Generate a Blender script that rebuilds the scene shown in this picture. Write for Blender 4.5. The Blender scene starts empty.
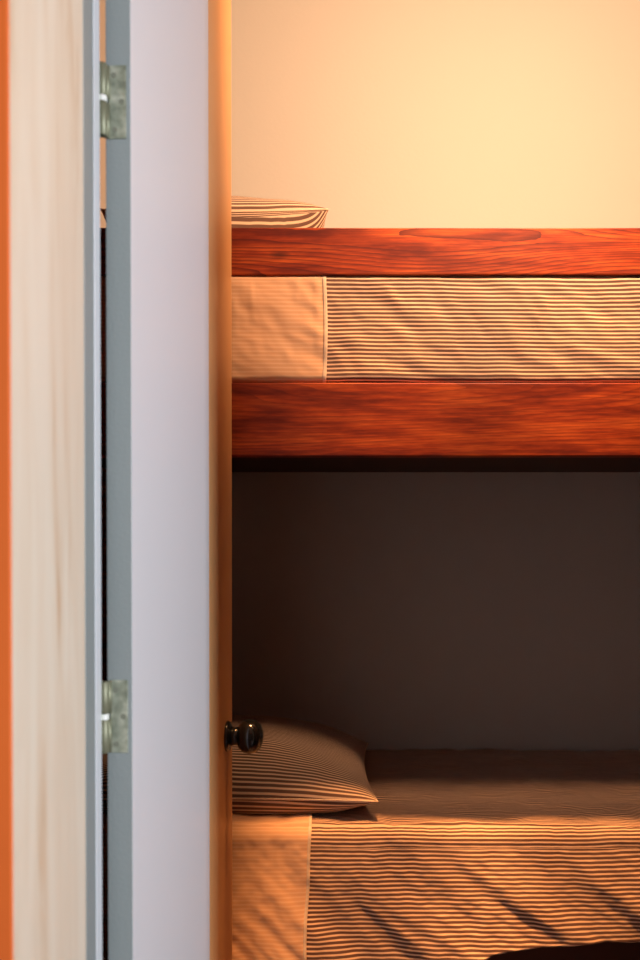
import bpy, bmesh, math, random
from mathutils import Vector, noise
random.seed(4)
D = bpy.data
S = bpy.context.scene
C = S.collection

# ------------------------------------------------------------ camera, world, lights
F = 900.0; CZ = 1.25
def X(px, d): return (px - 320.0) / F * d
def Z(py, d): return CZ + (550.0 - py) / F * d

cam_d = D.cameras.new('camera'); cam = D.objects.new('camera', cam_d); C.objects.link(cam)
cam.location = (0, 0, CZ)
PITCH = math.radians(0.75)
cam.rotation_euler = (math.pi / 2 - PITCH, 0, 0)
cam_d.sensor_fit = 'AUTO'; cam_d.sensor_width = 36.0
cam_d.lens = F / 960.0 * 36.0
cam_d.shift_y = (550 + F * math.tan(PITCH) - 480) / 960.0
cam_d.clip_start = 0.05
cam_d.dof.use_dof = True; cam_d.dof.focus_distance = 1.95; cam_d.dof.aperture_fstop = 4.2
S.camera = cam

w = D.worlds.new('world'); S.world = w; w.use_nodes = True
w.node_tree.nodes['Background'].inputs[0].default_value = (0.75, 0.85, 1.0, 1)
w.node_tree.nodes['Background'].inputs[1].default_value = 0.15

def area(name, loc, target, sx, sy, energy, col):
    l = D.lights.new(name, 'AREA'); l.shape = 'RECTANGLE'; l.size = sx; l.size_y = sy
    l.energy = energy; l.color = col
    o = D.objects.new(name, l); C.objects.link(o); o.location = loc
    o.rotation_euler = (Vector(target) - Vector(loc)).to_track_quat('-Z', 'Y').to_euler()
    return o
# daylight through the corridor window (right, behind the camera)
area('corridor_window_light', (1.94, -0.90, 1.65), (-0.2, 1.4, 1.35), 0.19, 1.5, 126, (0.86, 0.92, 1.0))
# warm bedroom lamp
LAMP = (0.55, 1.46, 2.50)
ld = D.lights.new('bedroom_lamp_light', 'SPOT'); ld.energy = 120; ld.color = (1.0, 0.59, 0.34); ld.spot_size = math.radians(151.5); ld.spot_blend = 0.5; ld.shadow_soft_size = 0.13
lo = D.objects.new('bedroom_lamp_light', ld); C.objects.link(lo); lo.location = LAMP; lo.rotation_euler = (math.radians(85), 0, 0)
# two added, unseen fill spots that brighten the edge of the lower bunk
FILL_SPOTS = ((0.14, 1.73, 2.99), (0.56, 1.73, 2.99))
for p in FILL_SPOTS:
    sd = D.lights.new('ceiling_spot_light', 'SPOT'); sd.energy = 470; sd.color = (1.0, 0.45, 0.16)
    sd.spot_size = math.radians(18); sd.spot_blend = 0.45; sd.shadow_soft_size = 0.09
    so_ = D.objects.new('ceiling_spot_light', sd); C.objects.link(so_); so_.location = p
    so_.rotation_euler = (math.radians(1.0), 0, 0)

S.view_settings.view_transform = 'Standard'; S.view_settings.look = 'None'
S.view_settings.exposure = 0.0; S.view_settings.gamma = 1.0; S.view_settings.use_curve_mapping = False

# ------------------------------------------------------------ materials
def nt(name, rough=0.6, coat=0.0):
    m = D.materials.new(name); m.use_nodes = True
    t = m.node_tree; b = t.nodes['Principled BSDF']
    b.inputs['Roughness'].default_value = rough
    b.inputs['Coat Weight'].default_value = coat
    return m, t, b
def N(t, kind, **kw):
    n = t.nodes.new(kind)
    for k, v in kw.items():
        if hasattr(n, k): setattr(n, k, v)
        else: n.inputs[k].default_value = v
    return n
def coords(t, scale=(1, 1, 1), src='Object', rot=(0, 0, 0)):
    tc = N(t, 'ShaderNodeTexCoord'); mp = N(t, 'ShaderNodeMapping')
    mp.inputs['Scale'].default_value = scale; mp.inputs['Rotation'].default_value = rot
    t.links.new(tc.outputs[src], mp.inputs[0]); return mp.outputs[0]
def mth(t, op, a, b=None, c=None):
    n = N(t, 'ShaderNodeMath', operation=op)
    for i, v in enumerate((a, b, c)):
        if v is None: continue
        if isinstance(v, (int, float)): n.inputs[i].default_value = v
        else: t.links.new(v, n.inputs[i])
    return n.outputs[0]
def ramp(t, fac, stops):
    r = N(t, 'ShaderNodeValToRGB'); e = r.color_ramp.elements
    while len(e) < len(stops): e.new(0.5)
    for i, (p, c) in enumerate(stops): e[i].position = p; e[i].color = (*c, 1)
    t.links.new(fac, r.inputs[0]); return r.outputs[0]
def mix(t, fac, a, b, mode='MIX'):
    n = N(t, 'ShaderNodeMix', data_type='RGBA', blend_type=mode)
    for s, v in ((n.inputs[0], fac), (n.inputs[6], a), (n.inputs[7], b)):
        if isinstance(v, (int, float)): s.default_value = v
        elif isinstance(v, tuple): s.default_value = (*v, 1)
        else: t.links.new(v, s)
    return n.outputs[2]
def bump(t, b, h, strength, dist=0.01):
    n = N(t, 'ShaderNodeBump'); n.inputs['Strength'].default_value = strength; n.inputs['Distance'].default_value = dist
    t.links.new(h, n.inputs['Height']); t.links.new(n.outputs[0], b.inputs['Normal'])
def noi(t, v, scale, detail=3, rough=0.5, dist=0.0):
    n = N(t, 'ShaderNodeTexNoise'); n.inputs['Scale'].default_value = scale
    n.inputs['Detail'].default_value = detail; n.inputs['Roughness'].default_value = rough
    n.inputs['Distortion'].default_value = dist
    t.links.new(v, n.inputs['Vector']); return n.outputs['Fac']

def paint(name, col, col2=None, rough=0.7, bs=0.15, scale=60):
    m, t, b = nt(name, rough)
    v = coords(t)
    f = noi(t, v, 3.0, 4)
    c = mix(t, f, col, col2 or tuple(x * 0.92 for x in col))
    t.links.new(c, b.inputs['Base Color'])
    bump(t, b, noi(t, v, scale, 5, 0.6), bs, 0.002)
    return m
M = {}
M['wall'] = paint('cream_plaster', (0.67, 0.675, 0.63), (0.645, 0.65, 0.605), 0.85, 0.25, 90)
M['ceiling'] = paint('wooden_ceiling', (0.20, 0.09, 0.045))
M['clay'] = paint('terracotta_paint', (0.22, 0.06, 0.02))
M['orange'] = paint('orange_wall_paint', (0.80, 0.16, 0.022), (0.62, 0.11, 0.015), 0.6, 0.2, 40)
M['corridor'] = paint('corridor_panelling', (0.11, 0.08, 0.06))
M['grey'] = paint('grey_steel_paint', (0.245, 0.27, 0.265), (0.21, 0.24, 0.235), 0.4, 0.3, 220)
M['greylip'] = paint('pale_grey_paint', (0.60, 0.62, 0.64), None, 0.4)
M['door'] = paint('off_white_door_paint', (0.60, 0.59, 0.60), (0.575, 0.57, 0.58), 0.55, 0.05, 30)
M['lip'] = paint('door_lipping', (0.70, 0.39, 0.16), (0.60, 0.31, 0.12), 0.5)  # orange stands in for warm lamp light on the off-white door

def pale_wood():
    m, t, b = nt('pale_limed_wood', 0.5)
    v = coords(t, (6, 9, 0.9))
    g = noi(t, v, 2.2, 5, 0.6, 0.6)
    c = ramp(t, g, [(0.30, (0.52, 0.35, 0.21)), (0.43, (0.64, 0.53, 0.40)), (0.62, (0.68, 0.60, 0.48))])
    v2 = coords(t, (30, 60, 2.0))
    c = mix(t, mth(t, 'MULTIPLY', noi(t, v2, 3, 3), 0.25), c, (0.62, 0.47, 0.36))
    t.links.new(c, b.inputs['Base Color']); return m
M['pale'] = pale_wood()

def red_wood(name, seed, arcs, dark):
    m, t, b = nt(name, 0.5, 0.03); b.inputs['Specular IOR Level'].default_value = 0.22
    b.inputs['Coat Roughness'].default_value = 0.3
    tc = N(t, 'ShaderNodeTexCoord')
    def mp(scale, loc):
        n = N(t, 'ShaderNodeMapping'); n.inputs['Scale'].default_value = scale; n.inputs['Location'].default_value = loc
        t.links.new(tc.outputs['Object'], n.inputs[0]); return n.outputs[0]
    big = noi(t, mp((0.8, 3, 7), (seed, 0, seed)), 1.5, 1.0, 0.35)
    warp = noi(t, mp((5, 10, 26), (seed, 4, 1)), 1.5, 3, 0.6)
    sepz = N(t, 'ShaderNodeSeparateXYZ'); t.links.new(tc.outputs['Object'], sepz.inputs[0])
    ring = mth(t, 'ADD', mth(t, 'MULTIPLY', sepz.outputs[2], arcs), mth(t, 'MULTIPLY', big, arcs * 0.19))
    ring = mth(t, 'FRACT', mth(t, 'ADD', ring, mth(t, 'MULTIPLY', warp, 0.9)))
    ring = mth(t, 'POWER', ring, 2.2)
    fine = noi(t, mp((4, 60, 150), (seed, 1, 2)), 2.0, 4, 0.6)
    blotch = noi(t, mp((2.2, 5, 16), (0, seed, 3)), 2.0, 4, 0.65)
    base = ramp(t, blotch, [(0.34, (0.15, 0.016, 0.006)), (0.5, (0.36, 0.050, 0.011)), (0.66, (0.58, 0.108, 0.020))])
    base = mix(t, mth(t, 'MULTIPLY', ring, dark), base, (0.075, 0.010, 0.008))
    fac = ramp(t, fine, [(0.42, (0, 0, 0)), (0.62, (1, 1, 1))])
    f2 = N(t, 'ShaderNodeSeparateColor'); t.links.new(fac, f2.inputs[0])
    base = mix(t, mth(t, 'MULTIPLY', f2.outputs[0], 0.45), base, (0.10, 0.014, 0.010))
    # knots
    vo = N(t, 'ShaderNodeTexVoronoi'); vo.inputs['Scale'].default_value = 1.0
    t.links.new(mp((3.2, 1, 9), (seed * 1.7, 0.3, 0.4)), vo.inputs['Vector'])
    kn = ramp(t, vo.outputs['Distance'], [(0.04, (1, 1, 1)), (0.10, (0, 0, 0))])
    k2 = N(t, 'ShaderNodeSeparateColor'); t.links.new(kn, k2.inputs[0])
    base = mix(t, k2.outputs[0], base, (0.045, 0.010, 0.008))
    t.links.new(base, b.inputs['Base Color'])
    bump(t, b, fine, 0.15, 0.002)
    return m
M['rail_a'] = red_wood('red_varnished_pine', 2.3, 110.0, 0.90)
M['rail_b'] = red_wood('red_varnished_board', 7.9, 75.0, 0.48)
M['dark_wood'] = paint('dark_stained_board', (0.10, 0.045, 0.03), (0.06, 0.03, 0.022), 0.7)
M['plank'] = paint('floor_board', (0.11, 0.034, 0.016), (0.09, 0.026, 0.012), 0.4)

def stripes(name, cream, dark, period=0.0087, duty=0.30):
    m, t, b = nt(name, 0.9)
    b.inputs['Sheen Weight'].default_value = 0.15
    uv = N(t, 'ShaderNodeUVMap'); uv.uv_map = 'UVMap'
    sp = N(t, 'ShaderNodeSeparateXYZ'); t.links.new(uv.outputs[0], sp.inputs[0])
    s = mth(t, 'SINE', mth(t, 'MULTIPLY', sp.outputs[1], 2 * math.pi / period))
    mr = N(t, 'ShaderNodeMapRange'); mr.interpolation_type = 'SMOOTHSTEP'
    mr.inputs['From Min'].default_value = duty - 0.35; mr.inputs['From Max'].default_value = duty + 0.35
    t.links.new(s, mr.inputs['Value'])
    mp = N(t, 'ShaderNodeMapping'); mp.inputs['Scale'].default_value = (6, 6, 6); t.links.new(uv.outputs[0], mp.inputs[0])
    c = mix(t, mr.outputs[0], dark, cream)
    c = mix(t, mth(t, 'MULTIPLY', noi(t, mp.outputs[0], 1.5, 4), 0.25), c, tuple(x * 0.6 for x in cream))
    t.links.new(c, b.inputs['Base Color'])
    mp2 = N(t, 'ShaderNodeMapping'); mp2.inputs['Scale'].default_value = (500, 500, 500); t.links.new(uv.outputs[0], mp2.inputs[0])
    bump(t, b, noi(t, mp2.outputs[0], 1.0, 2), 0.2, 0.001)
    return m
M['stripe'] = stripes('striped_cotton', (0.92, 0.60, 0.38), (0.075, 0.020, 0.014))
M['pstripe'] = stripes('striped_pillow_cotton', (0.86, 0.62, 0.42), (0.10, 0.036, 0.022), 0.0098)
M['sheet'] = stripes('peach_cotton', (0.90, 0.57, 0.34), (0.82, 0.46, 0.25), 0.0087)
M['hem'] = stripes('cream_hem', (0.88, 0.68, 0.48), (0.86, 0.64, 0.44), 0.0087)
M['ticking'] = paint('mattress_ticking', (0.75, 0.62, 0.48), None, 0.9)

m, t, b = nt('galvanised_steel', 0.35); b.inputs['Metallic'].default_value = 0.75
v = coords(t, (30, 30, 30))
t.links.new(ramp(t, noi(t, v, 2.0, 4), [(0.35, (0.26, 0.29, 0.22)), (0.5, (0.40, 0.43, 0.33)), (0.66, (0.62, 0.64, 0.52))]), b.inputs['Base Color'])
M['steel'] = m
m, t, b = nt('dull_pin_steel', 0.5); b.inputs['Base Color'].default_value = (0.20, 0.20, 0.13, 1); b.inputs['Metallic'].default_value = 0.5; M['dull'] = m
m, t, b = nt('bright_washer', 0.3); b.inputs['Base Color'].default_value = (0.85, 0.85, 0.8, 1); b.inputs['Metallic'].default_value = 0.3; M['washer'] = m
m, t, b = nt('dark_screw_steel', 0.4); b.inputs['Base Color'].default_value = (0.25, 0.26, 0.2, 1); b.inputs['Metallic'].default_value = 0.6; M['screw'] = m
m, t, b = nt('glossy_black_enamel', 0.16, 0.2); b.inputs['Base Color'].default_value = (0.008, 0.009, 0.010, 1); M['black'] = m
m, t, b = nt('lamp_glass', 0.4); b.inputs['Base Color'].default_value = (0.9, 0.8, 0.6, 1); M['brass'] = m

# ------------------------------------------------------------ mesh helpers
def add_box(bm, x0, x1, y0, y1, z0, z1, bev=0.0, seg=2):
    n0 = len(bm.verts)
    vs = [bm.verts.new((x, y, z)) for x in (x0, x1) for y in (y0, y1) for z in (z0, z1)]
    for f in ((0, 1, 3, 2), (4, 6, 7, 5), (0, 4, 5, 1), (2, 3, 7, 6), (0, 2, 6, 4), (1, 5, 7, 3)):
        bm.faces.new([vs[i] for i in f])
    if bev > 0:
        es = {e for v in vs for e in v.link_edges}
        bmesh.ops.bevel(bm, geom=list(es), offset=bev, segments=seg, affect='EDGES', profile=0.5)
def add_lathe(bm, prof, axis, center, seg=28):
    # prof: list of (radius, along); axis 'x' or 'z' or 'y'
    rings = []
    for r, a in prof:
        ring = []
        for k in range(seg):
            t = 2 * math.pi * k / seg; c, s = math.cos(t) * r, math.sin(t) * r
            p = {'z': (c, s, a), 'x': (a, c, s), 'y': (c, a, s)}[axis]
            ring.append(bm.verts.new(Vector(p) + Vector(center)))
        rings.append(ring)
    for r0, r1 in zip(rings, rings[1:]):
        for k in range(seg):
            bm.faces.new((r0[k], r0[(k + 1) % seg], r1[(k + 1) % seg], r1[k]))
    bm.faces.new(rings[0][::-1]); bm.faces.new(rings[-1])
def obj(name, bm, mat, parent=None, smooth=False):
    bmesh.ops.recalc_face_normals(bm, faces=bm.faces)
    me = D.meshes.new(name); bm.to_mesh(me); bm.free()
    if mat: me.materials.append(mat)
    if smooth:
        for p in me.polygons: p.use_smooth = True
    o = D.objects.new(name, me); C.objects.link(o)
    if parent: o.parent = parent
    return o
def local(o, loc):   # put the origin at loc, keeping geometry
    for v in o.data.vertices: v.co -= Vector(loc)
    o.location = loc; return o
def box(name, mat, x0, x1, y0, y1, z0, z1, parent=None, bev=0.0):
    bm = bmesh.new(); add_box(bm, x0, x1, y0, y1, z0, z1, bev); return obj(name, bm, mat, parent)
def struct(o): o['kind'] = 'structure'; return o
def thing(name, label, cat, loc=(0, 0, 0), group=None):
    o = D.objects.new(name, None); C.objects.link(o); o.location = loc
    o.empty_display_size = 0.1
    o['label'] = label; o['category'] = cat
    if group: o['group'] = group
    return o
def tag(o, label, cat, group=None):
    o['label'] = label; o['category'] = cat
    if group: o['group'] = group
    return o

# ------------------------------------------------------------ the setting
YF, YB = 0.788, 1.10            # wall thickness (corridor face, room face)
OX0, OX1 = -0.270, 0.53        # door opening
YW = 2.752                     # back wall behind the bunks
CEIL = 3.05; DTOP = 2.385
XL, XR = -0.72, 1.62
struct(box('floor', M['plank'], -1.6, 2.9, -1.7, YW + 0.1, -0.1, 0.0))
struct(box('ceiling', M['ceiling'], -1.6, 2.9, -1.7, YW + 0.1, CEIL, CEIL + 0.1))
struct(box('wall_back', M['wall'], XL - 0.1, XR + 0.1, YW, YW + 0.1, 0, CEIL))
struct(box('wall_left', M['clay'], XL - 0.1, XL, YB, YW, 0, CEIL))
struct(box('wall_right', M['clay'], XR, XR + 0.1, YB, YW, 0, CEIL))
def front_wall(name, mat, y0, y1):
    bm = bmesh.new()
    add_box(bm, -1.6, OX0 - 0.02, y0, y1, 0, CEIL)
    add_box(bm, OX1 + 0.02, 2.9, y0, y1, 0, CEIL)
    add_box(bm, OX0 - 0.02, OX1 + 0.02, y0, y1, DTOP + 0.03, CEIL)
    return struct(obj(name, bm, mat))
front_wall('wall_front', M['orange'], YF, YB - 0.02)
front_wall('wall_front_inner', M['clay'], YB - 0.02, YB)
struct(box('wall_corridor_left', M['corridor'], -1.7, -1.6, -1.7, YF, 0, CEIL))
struct(box('wall_corridor_rear', M['corridor'], -1.6, 2.9, -1.8, -1.7, 0, CEIL))
bm = bmesh.new()               # corridor end wall with its window opening
add_box(bm, 2.04, 2.14, -1.7, -1.10, 0, CEIL); add_box(bm, 2.04, 2.14, -0.70, YF, 0, CEIL)
add_box(bm, 2.04, 2.14, -1.10, -0.70, 0, 0.8); add_box(bm, 2.04, 2.14, -1.10, -0.70, 2.5, CEIL)
struct(obj('wall_corridor_end', bm, M['corridor']))
wf = bmesh.new()
for a in ((-1.10, -1.06, 0.8, 2.5), (-0.74, -0.70, 0.8, 2.5), (-1.06, -0.74, 0.8, 0.84), (-1.06, -0.74, 2.46, 2.5)):
    add_box(wf, 2.06, 2.12, a[0], a[1], a[2], a[3])
struct(obj('window_1', wf, M['greylip']))

# pale wooden lining of the doorway, then the grey steel frame it meets
bm = bmesh.new()
add_box(bm, OX0 - 0.02, OX0, YF, 1.034, 0, DTOP + 0.02, 0.0015)
add_box(bm, OX1, OX1 + 0.02, YF - 0.004, 1.034, 0, DTOP + 0.02, 0.0015)
add_box(bm, OX0, OX1, YF - 0.004, 1.034, DTOP + 0.008, DTOP + 0.028)
struct(obj('trim_1', bm, M['pale']))
bm = bmesh.new()
add_box(bm, OX0 - 0.09, OX0 + 0.0006, YF - 0.005, YF - 0.0003, 0, DTOP + 0.10, 0.001)
add_box(bm, OX1 - 0.0006, OX1 + 0.09, YF - 0.005, YF - 0.0003, 0, DTOP + 0.10, 0.001)
struct(obj('trim_4', bm, M['orange']))
bm = bmesh.new()
add_box(bm, OX0 - 0.02, OX0 + 0.0005, 1.0345, 1.078, 0, DTOP + 0.02, 0.0008)
add_box(bm, OX1 - 0.0005, OX1 + 0.02, 1.0345, 1.104, 0, DTOP + 0.02, 0.0008)
add_box(bm, OX0, OX1, 1.0345, 1.104, DTOP + 0.007, DTOP + 0.028)
struct(obj('trim_2', bm, M['grey']))
bm = bmesh.new()
add_box(bm, OX0 - 0.02, OX0 + 0.0012, 1.0785, 1.106, 0, DTOP + 0.02, 0.001)
struct(obj('trim_3', bm, M['greylip']))

# ------------------------------------------------------------ the open door
DA = Vector((-0.2665, 1.126, 0)); DE = Vector((-0.2185, 1.872, 0))     # room-side corner at hinge / far corner
TH = 0.0315
ang = math.atan2(-( -0.1835 - (-0.2350)), (1.872 - 1.126))             # rotation about z
door = box('door_1', M['door'], 0, TH, 0.0012, 0.748, 0.012, DTOP, bev=0.0012)
door.location = (-0.2665, 1.126, 0); door.rotation_euler = (0, 0, ang); struct(door)
ls = box('lock_stile', M['lip'], TH - 0.003, TH + 0.0003, 0.503, 0.7486, 0.0125, DTOP - 0.0004, door, 0.0001)  # added strip: warm lamp light on the door's far end, put into colour
eb = box('edge_band', M['grey'], 0.0002, TH - 0.0002, -0.0006, 0.0012, 0.0125, DTOP - 0.0005, door, 0.0004)
def hinge(z0, z1, parent):
    h = D.objects.new('hinge', None); C.objects.link(h); h.parent = parent; h.location = (0, 0, 0)
    bm = bmesh.new(); add_box(bm, 0.0045, 0.0265, -0.0022, -0.0007, z0, z1, 0.0006)
    obj('leaf', bm, M['steel'], h)
    n = z1 - z0; mid = z0 + n * 0.51
    R = 0.0062; cx, cy = -0.0015, -0.0085
    for a, b_ in ((z0 + 0.001, mid - 0.0035), (mid + 0.0035, z1 - 0.001)):
        bm = bmesh.new()
        add_lathe(bm, [(R * 0.8, a), (R, a + 0.001), (R, b_ - 0.001), (R * 0.8, b_)], 'z', (cx, cy, 0), 20)
        add_box(bm, cx + 0.001, 0.0055, -0.0042, -0.0020, a, b_)
        obj('knuckle', bm, M['dull'], h, True)
    bm = bmesh.new(); add_lathe(bm, [(R * 0.93, mid - 0.0034), (R * 0.93, mid + 0.0034)], 'z', (cx, cy, 0), 20)
    obj('washer', bm, M['washer'], h)
    bm = bmesh.new(); add_box(bm, -0.0060, -0.0035, -0.046, -0.006, z0, z1, 0.0004)
    obj('frame_leaf', bm, M['steel'], h)
    for fz in (0.12, 0.5, 0.86):
        sx = 0.012 if fz == 0.12 else (0.021 if fz == 0.5 else 0.011)
        zc = z0 + fz * n
        bm = bmesh.new(); add_lathe(bm, [(0.0034, -0.0030), (0.0034, -0.0023), (0.0030, -0.0022)], 'y', (sx, 0, zc), 16)
        obj('screw', bm, M['screw'], h)
    return h
sH = 1.125
hinge(Z(142, sH), Z(69.5, sH), door); hinge(Z(753, sH), Z(680, sH), door)

# black knob on the door face, near the far edge
kz = Z(737, 1.80)
kn = D.objects.new('door_knob', None); C.objects.link(kn); kn.parent = door; kn.location = (TH, 0.682, kz)
kn['label'] = 'glossy black door knob'
bm = bmesh.new(); add_lathe(bm, [(0.030, 0.0), (0.031, 0.003), (0.028, 0.008), (0.018, 0.011)], 'x', (0, 0, 0), 36); obj('rose', bm, M['black'], kn, True)
bm = bmesh.new(); add_lathe(bm, [(0.020, 0.009), (0.018, 0.018), (0.020, 0.028)], 'x', (0, 0, 0), 28); obj('neck', bm, M['black'], kn, True)
bm = bmesh.new(); add_lathe(bm, [(0.012, 0.022), (0.024, 0.026), (0.0325, 0.036), (0.0345, 0.048), (0.032, 0.060), (0.024, 0.069), (0.012, 0.0735), (0.002, 0.0745)], 'x', (0, 0, 0), 40); obj('knob', bm, M['black'], kn, True)

# ------------------------------------------------------------ bunk bed
YR = 1.915                       # front plane of the rails
BX0, BX1 = -0.68, 1.50
bed = thing('bunk_bed', 'red varnished wooden bunk bed with guard rail against cream wall', 'bunk bed', (0.4, 2.3, 0))
def bpart(name, mat, x0, x1, y0, y1, z0, z1, bev=0.003):
    o = box(name, mat, x0 - 0.4, x1 - 0.4, y0 - 2.3, y1 - 2.3, z0, z1, bed, bev); return o
gz0, gz1 = Z(276, YR), Z(229, YR); rz0, rz1 = Z(456.5, YR), Z(383, YR)
PW = 0.06
bpart('guard_rail', M['rail_a'], BX0 + PW, BX1 - PW, YR, YR + 0.024, gz0, gz1)
bpart('side_rail', M['rail_b'], BX0 + PW, BX1 - PW, YR, YR + 0.035, rz0, rz1)
bpart('back_rail', M['rail_b'], BX0 + PW, BX1 - PW, YW - 0.04, YW - 0.006, rz0 + 0.062, rz1)
bpart('bunk_base', M['dark_wood'], BX0 + PW, BX1 - PW, YR + 0.036, YW - 0.041, rz0 + 0.035, rz0 + 0.060, 0.001)
for nm, z0, z1 in (('headboard', rz0 + 0.02, gz1), ('lower_headboard', 0.38, 0.85)):
    bpart(nm, M['rail_b'], BX0 + 0.01, BX0 + 0.035, YR + 0.06, YW - 0.066, z0, z1)
bpart('footboard', M['rail_b'], BX1 - 0.035, BX1 - 0.01, YR + 0.06, YW - 0.066, rz0 + 0.02, gz1)
for px_ in (BX0, BX1 - PW):
    for py_ in (YR, YW - 0.066):
        bpart('post', M['rail_b'], px_, px_ + PW, py_, py_ + PW, 0.0, gz1 + 0.03)
bpart('lower_base', M['dark_wood'], BX0 + PW, BX1 - PW, 2.06, YW - 0.01, 0.0, 0.430, 0.001)

# ------------------------------------------------------------ bedding
def fbm(x, y, s, o=3):
    return noise.fractal(Vector((x * s, y * s, 3.7)), 1.0, 2.0, o)
def drape(name, x0, x1, prof, disp, nx, mat, hem=None, edge=None, uvskew=None):
    """prof: list of (y,z) from the back of the bed over the top and down the front; stripes follow its length."""
    pts = [Vector(p) for p in prof]
    L = [0]
    for a, b_ in zip(pts, pts[1:]): L.append(L[-1] + (b_ - a).length)
    bm = bmesh.new(); uvl = bm.loops.layers.uv.new('UVMap')
    rows = []; uvs = {}
    for i in range(nx + 1):
        fx = i / nx
        row = []
        for j, p in enumerate(pts):
            xx0 = edge(L[-1] - L[j], 0) if edge else x0
            xx1 = edge(L[-1] - L[j], 1) if edge else x1
            x = xx0 + (xx1 - xx0) * fx
            a = pts[max(j - 1, 0)]; c = pts[min(j + 1, len(pts) - 1)]
            tn = (c - a).normalized(); nrm = Vector((-tn.y, tn.x))
            if nrm.x > 0.0 and abs(tn.x) < 0.3: nrm = -nrm
            if nrm.y < 0 and abs(tn.x) >= 0.3: nrm = -nrm
            d = disp(x, L[j], p, abs(nrm.x))
            q = p + nrm * d
            yy, zz = q.x, q.y
            if hem: zz = hem(x, zz, p)
            v = bm.verts.new((x, yy, zz)); uvs[v] = (x, L[j] + (uvskew(x, L[j]) if uvskew else 0)); row.append(v)
        rows.append(row)
    for r0, r1 in zip(rows, rows[1:]):
        for j in range(len(pts) - 1):
            f = bm.faces.new((r0[j], r1[j], r1[j + 1], r0[j + 1]))
            for lp in f.loops: lp[uvl].uv = uvs[lp.vert]
    bmesh.ops.recalc_face_normals(bm, faces=bm.faces)
    # outward = up at the back
    f0 = bm.faces[0] if not bm.faces.ensure_lookup_table() else None
    if bm.faces[0].normal.z < 0: bmesh.ops.reverse_faces(bm, faces=bm.faces)
    me = D.meshes.new(name); bm.to_mesh(me); bm.free(); me.materials.append(mat)
    for p in me.polygons: p.use_smooth = True
    o = D.objects.new(name, me); C.objects.link(o)
    s = o.modifiers.new('thickness', 'SOLIDIFY'); s.thickness = 0.0025; s.offset = -1
    return o
def profile(ytop, zt, yf, zb, r, n1, n2, bulge=0.0, round_bottom=False):
    P = []
    for k in range(n1): P.append((ytop + (yf + r - ytop) * k / n1, zt))
    for k in range(13):
        a = math.pi / 2 * k / 12
        P.append((yf + r - r * math.sin(a), zt - r + r * math.cos(a)))
    z1 = zt - r
    for k in range(1, n2 + 1):
        u = k / n2; z = z1 + (zb - z1) * u
        P.append((yf - 0.050 * u, z))
    return P
def mattress(name, label, y0, z0, z1):
    x0, x1 = BX0 + PW + 0.02, BX1 - PW - 0.02
    r = thing(name, label, 'mattress', ((x0 + x1) / 2, (y0 + YW) / 2, z0))
    bm = bmesh.new(); cx = (x0 + x1) / 2; cy = (y0 + YW) / 2
    add_box(bm, x0 - cx, x1 - cx, y0 - cy, YW - 0.045 - cy, 0, z1 - z0, 0.03, 5)
    obj('mattress_body', bm, M['ticking'], r, True)
    for zz in (0.03, z1 - z0 - 0.03):
        bm = bmesh.new(); add_box(bm, x0 - cx + 0.006, x1 - cx - 0.006, y0 - cy - 0.003, YW - 0.045 - cy, zz - 0.004, zz + 0.004, 0.002)
        obj('piping', bm, M['hem'], r)
    return r
# --- upper bunk
UZ = 1.905
mattress('mattress', 'mattress of the upper bunk, under the striped spread', 1.966, rz0 + 0.062, UZ - 0.012)
def upper_prof(off, zb=None):
    P = []
    for k in range(20): P.append((2.70 - (2.70 - 2.0) * k / 20, UZ + off))
    for k in range(9):
        a = math.pi / 2 * k / 8; P.append((2.0 - 0.045 * math.sin(a), UZ + off - 0.03 + 0.03 * math.cos(a)))
    za, zc = gz0 - 0.001, rz1
    zz = UZ + off - 0.03
    P.append((1.952 - off, gz0 + 0.022)); P.append((1.951 - off, gz0 + 0.010))
    n = 46
    ztop = gz0 + 0.005; zbot = (rz1 + 0.0015) if zb is None else zb
    for k in range(n + 1):
        u = k / n; z = ztop + (zbot - ztop) * u
        P.append((1.9455 - 0.0255 * min(1, math.sin(math.pi * min(1, max(0, u * 0.93 + 0.03))) * 4.5) ** 0.7 - off, z))
    return P
def wr_up(x, s, p, side):
    if side < 0.5: return 0.010 * fbm(x, s, 5)
    if p.y > gz0 - 0.001 or p.y < rz1 + 0.002: return 0
    e = min(1, (gz0 - p.y) / 0.02, max(0, (p.y - rz1)) / 0.02)
    z = p.y
    d = 0.0030 * fbm(x * 1.0 + z * 2.2, z * 1.2, 7)
    if x < 0.02: d += 0.005 * max(0, noise.noise(Vector((x * 38, z * 5, 4.4)))) * max(0, (z - rz1) / 0.22)
    d += 0.0024 * noise.noise(Vector(((x + (z - rz1) * 1.1) * 15, z * 3.5, 1.2)))
    d += 0.0018 * noise.noise(Vector(((x + (z - rz1) * 0.6) * 38, z * 12, 6.2)))
    return d * max(0, e)
def skew_up(x, s): return 0.004 * fbm(x, s, 4)
ux = X(325.5, 1.93)
sp = tag(drape('bedspread', ux - 0.04, 1.40, upper_prof(0.0), wr_up, 300, M['stripe'], uvskew=skew_up),
    'brown and cream striped bedspread tucked between the rails of the upper bunk', 'bedspread', 'striped bedspreads')
def edge_up(t, side):
    return -0.60 if side == 0 else ux + 0.003 * math.sin(t * 14)
fs = tag(drape('turned_down_sheet', -0.6, ux, upper_prof(0.0022), wr_up, 150, M['sheet'], edge=edge_up),
    'plain peach sheet turned down behind the guard rail of the upper bunk', 'sheet', 'plain turned down sheets')
def hem_up(t, side): return edge_up(t, 1) - (0.007 if side == 0 else -0.0012)
h = drape('hem', 0, 0, upper_prof(0.0028), wr_up, 3, M['hem'], edge=hem_up); h.parent = fs

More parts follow.
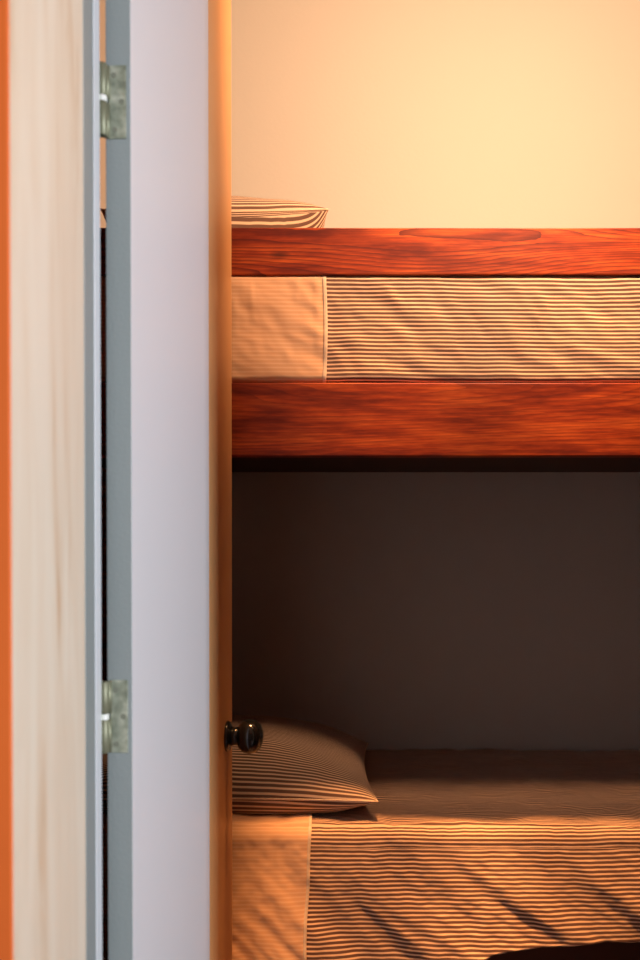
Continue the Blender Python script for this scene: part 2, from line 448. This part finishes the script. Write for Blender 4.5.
# --- lower bunk
LZ = Z(550, 1) - 0.606 + 0.000
mattress('mattress', 'mattress of the lower bunk, under the striped spread', 1.972, 0.432, LZ - 0.012)
def lower_prof(off, zb): return profile(2.70, LZ + off, 1.945 - off, zb, 0.035, 46, 66)
def wr_low(x, s, p, side):
    z = p.y
    if side < 0.35:
        e = min(1, max(0, (p.x - 1.99) / 0.1))
        return 0.006 * abs(noise.noise(Vector((x * 16 + 3, p.x * 9, 0.4)))) + 0.006 * fbm(x, p.x * 2.5, 6) + 0.003
    t = max(0.0, (LZ - z) / 0.27)
    d = 0.003 * noise.noise(Vector((x * 30, z * 8, 7.1))) * min(1, t * 4 + 0.3)
    a = x + z * 0.9                       # folds running down to the right
    rm = min(1.0, 0.35 + t)
    d += 0.012 * rm * t * (noise.noise(Vector((a * 7.5, z * 2.0, 2.2))) + 0.25)
    d += 0.0075 * t * noise.noise(Vector((a * 19, z * 3.5, 5.5)))
    d += 0.0028 * t * noise.noise(Vector((a * 42 + z * 12, z * 9, 8.5)))
    d += 0.0012 * noise.noise(Vector((x * 60, z * 60, 1.5)))
    return d + 0.004 * t
def hem_low(x, zz, p):
    if p.y > LZ - 0.04: return zz
    t = (LZ - 0.04 - p.y) / (LZ - 0.04 - 0.33)
    low = 0.445 - 0.02 * (x - 0.6) / 0.2 if x > 0.25 else 0.40
    f = max(0, min(1, (x - 0.10) / 0.45)); f = f * f * (3 - 2 * f)
    end = 0.34 + (0.418 - 0.34) * f + 0.010 * noise.noise(Vector((x * 9, 0, 0)))
    return (LZ - 0.04) + (end - (LZ - 0.04)) * t
def skew_low(x, s): return 0.005 * fbm(x, s, 4)
def uvfix(o):   # keep the stripe spacing in metres where the hem is shorter
    me = o.data; uv = me.uv_layers[0].data
    for l in me.loops:
        co = me.vertices[l.vertex_index].co
        if co.z < LZ - 0.04: uv[l.index].uv.y = 0.79 + (LZ - 0.04 - co.z) + skew_low(co.x, 0.8 + (LZ - co.z)) 
    return o
lx = X(310, 1.95)
sp2 = tag(uvfix(drape('bedspread', lx - 0.05, 1.40, lower_prof(0.0, 0.33), wr_low, 420, M['stripe'], hem=hem_low, uvskew=skew_low)),
    'brown and cream striped bedspread hanging in folds over the lower bunk edge', 'bedspread', 'striped bedspreads')
def edge_low(t, side):
    return -0.60 if side == 0 else lx + 0.002 - 0.045 * max(0, 0.30 - t) + 0.001 * math.sin(t * 40)
fs2 = tag(drape('turned_down_sheet', -0.6, lx, lower_prof(0.004, 0.33), wr_low, 160, M['sheet'], hem=hem_low, edge=edge_low),
    'plain peach sheet turned down below the pillow of the lower bunk', 'sheet', 'plain turned down sheets')
h2 = drape('hem', 0, 0, lower_prof(0.0050, 0.33), wr_low, 3, M['hem'], hem=hem_low,
           edge=lambda t, side: edge_low(t, 1) - (0.006 if side == 0 else -0.001))
h2.parent = fs2

# --- pillows
def pillow(name, label, cx, cy, zb, w_, d_, T, rot, edge_h, sag=0.0, seed=0.0, rx=0.0, stripe_dir='y'):
    nu, nv = 90, 70
    root = thing(name, label, 'pillow', (cx, cy, zb), 'striped pillows')
    bm = bmesh.new(); uvl = bm.loops.layers.uv.new('UVMap'); uvs = {}
    def P(u, v, top):
        k = 1 - 0.055 * (1 - abs(v) ** 2) ; k2 = 1 - 0.07 * (1 - abs(u) ** 2)
        x = u * w_ / 2 * k; y = v * d_ / 2 * k2
        e = max(0.0, (1 - u ** 2)) ** 0.55 * max(0.0, (1 - v ** 2)) ** 0.50
        if top:
            z = edge_h + (T - edge_h) * e
            z += 0.006 * e ** 0.5 * fbm(x + seed, y, 7) + 0.010 * (e ** .5) * noise.noise(Vector((x * 5 + seed, y * 5, 2)))
            z -= sag * math.exp(-((u + 0.1) ** 2 + (v) ** 2) * 2.5)
        else:
            z = edge_h * (1 - min(1, e * 3.0))
        return Vector((x, y, max(z, 0.0)))
    grids = []
    for top in (True, False):
        g = []
        for i in range(nu + 1):
            u = math.sin((i / nu * 2 - 1) * math.pi / 2); row = []
            arc = 0; prev = None; col = []
            for j in range(nv + 1):
                v = math.sin((j / nv * 2 - 1) * math.pi / 2)
                if not top and (i in (0, nu) or j in (0, nv)):
                    vt = grids[0][i][j]
                else:
                    vt = bm.verts.new(P(u, v, top))
                if prev is not None: arc += (vt.co - prev).length
                prev = vt.co.copy(); col.append((vt, arc))
            half = col[nv // 2][1]
            for vt, a in col:
                if vt not in uvs: uvs[vt] = (vt.co.x, 0.6 * (a - half) + 0.4 * vt.co.y * 1.25)
                row.append(vt)
            g.append(row)
        grids.append(g)
        for i in range(nu):
            for j in range(nv):
                q = [g[i][j], g[i + 1][j], g[i + 1][j + 1], g[i][j + 1]]
                f = bm.faces.new(q if top else q[::-1])
                for lp in f.loops: lp[uvl].uv = uvs[lp.vert]
    case = obj('pillowcase', bm, M['pstripe'], root, True)
    # piped seam round the edge
    pts = [P(-1 + 2 * k / 120, -1, True) for k in range(121)] + [P(1, -1 + 2 * k / 90, True) for k in range(1, 91)]
    pts += [P(1 - 2 * k / 120, 1, True) for k in range(1, 121)] + [P(-1, 1 - 2 * k / 90, True) for k in range(1, 90)]
    bm = bmesh.new(); rings = []; n = len(pts)
    for k in range(n):
        tn = (pts[(k + 1) % n] - pts[k - 1]).normalized(); sd = tn.cross(Vector((0, 0, 1))).normalized(); up = sd.cross(tn)
        rings.append([bm.verts.new(pts[k] + (sd * math.cos(a) + up * math.sin(a)) * 0.0016) for a in [math.pi / 4 * q for q in range(8)]])
    for k in range(n):
        a, b_ = rings[k], rings[(k + 1) % n]
        for q in range(8): bm.faces.new((a[q], a[(q + 1) % 8], b_[(q + 1) % 8], b_[q]))
    obj('seam', bm, M['hem'], root, True)
    root.rotation_euler = (rx, 0, rot)
    return root
pillow('pillow', 'striped pillow lying on the upper bunk above the guard rail', -0.235, 2.22, UZ + 0.004, 0.505, 0.42, 0.185, 0.0, 0.098, seed=1.3)
pillow('pillow', 'striped pillow lying on the shaded lower bunk beside the door', -0.235, 2.285, LZ + 0.011, 0.735, 0.60, 0.165, math.radians(-1.0), 0.040, seed=5.1)

# ------------------------------------------------------------ bedroom ceiling lamp (out of frame)
lamp = thing('ceiling_lamp', 'round glass ceiling lamp hanging inside the bedroom', 'lamp', (LAMP[0], LAMP[1], LAMP[2]))
bm = bmesh.new(); add_lathe(bm, [(0.05, CEIL - LAMP[2] - 0.025), (0.05, CEIL - LAMP[2])], 'z', (0, 0, 0)); obj('canopy', bm, M['brass'], lamp)
bm = bmesh.new(); add_lathe(bm, [(0.004, 0.15), (0.004, CEIL - LAMP[2] - 0.02)], 'z', (0, 0, 0), 10); obj('cord', bm, M['brass'], lamp)
bm = bmesh.new(); add_lathe(bm, [(0.02, 0.10), (0.02, 0.15)], 'z', (0, 0, 0)); obj('socket', bm, M['brass'], lamp)

for p in FILL_SPOTS:  # rims for the added fill spots, out of frame
    sp_ = thing('ceiling_spotlight', 'round recessed spotlight in the bedroom ceiling', 'lamp', (p[0], p[1], CEIL), 'recessed ceiling spotlights')
    bm = bmesh.new(); n = 28
    for (r0, z0), (r1, z1) in (((0.045, 0.0), (0.047, -0.008)), ((0.047, -0.008), (0.035, -0.010)), ((0.035, -0.010), (0.034, 0.0))):
        for k in range(n):
            a, b_ = 2 * math.pi * k / n, 2 * math.pi * (k + 1) / n
            bm.faces.new([bm.verts.new(q) for q in ((r0 * math.cos(a), r0 * math.sin(a), z0), (r0 * math.cos(b_), r0 * math.sin(b_), z0),
                (r1 * math.cos(b_), r1 * math.sin(b_), z1), (r1 * math.cos(a), r1 * math.sin(a), z1))])
    bmesh.ops.remove_doubles(bm, verts=bm.verts, dist=1e-5)
    obj('rim', bm, M['brass'], sp_)
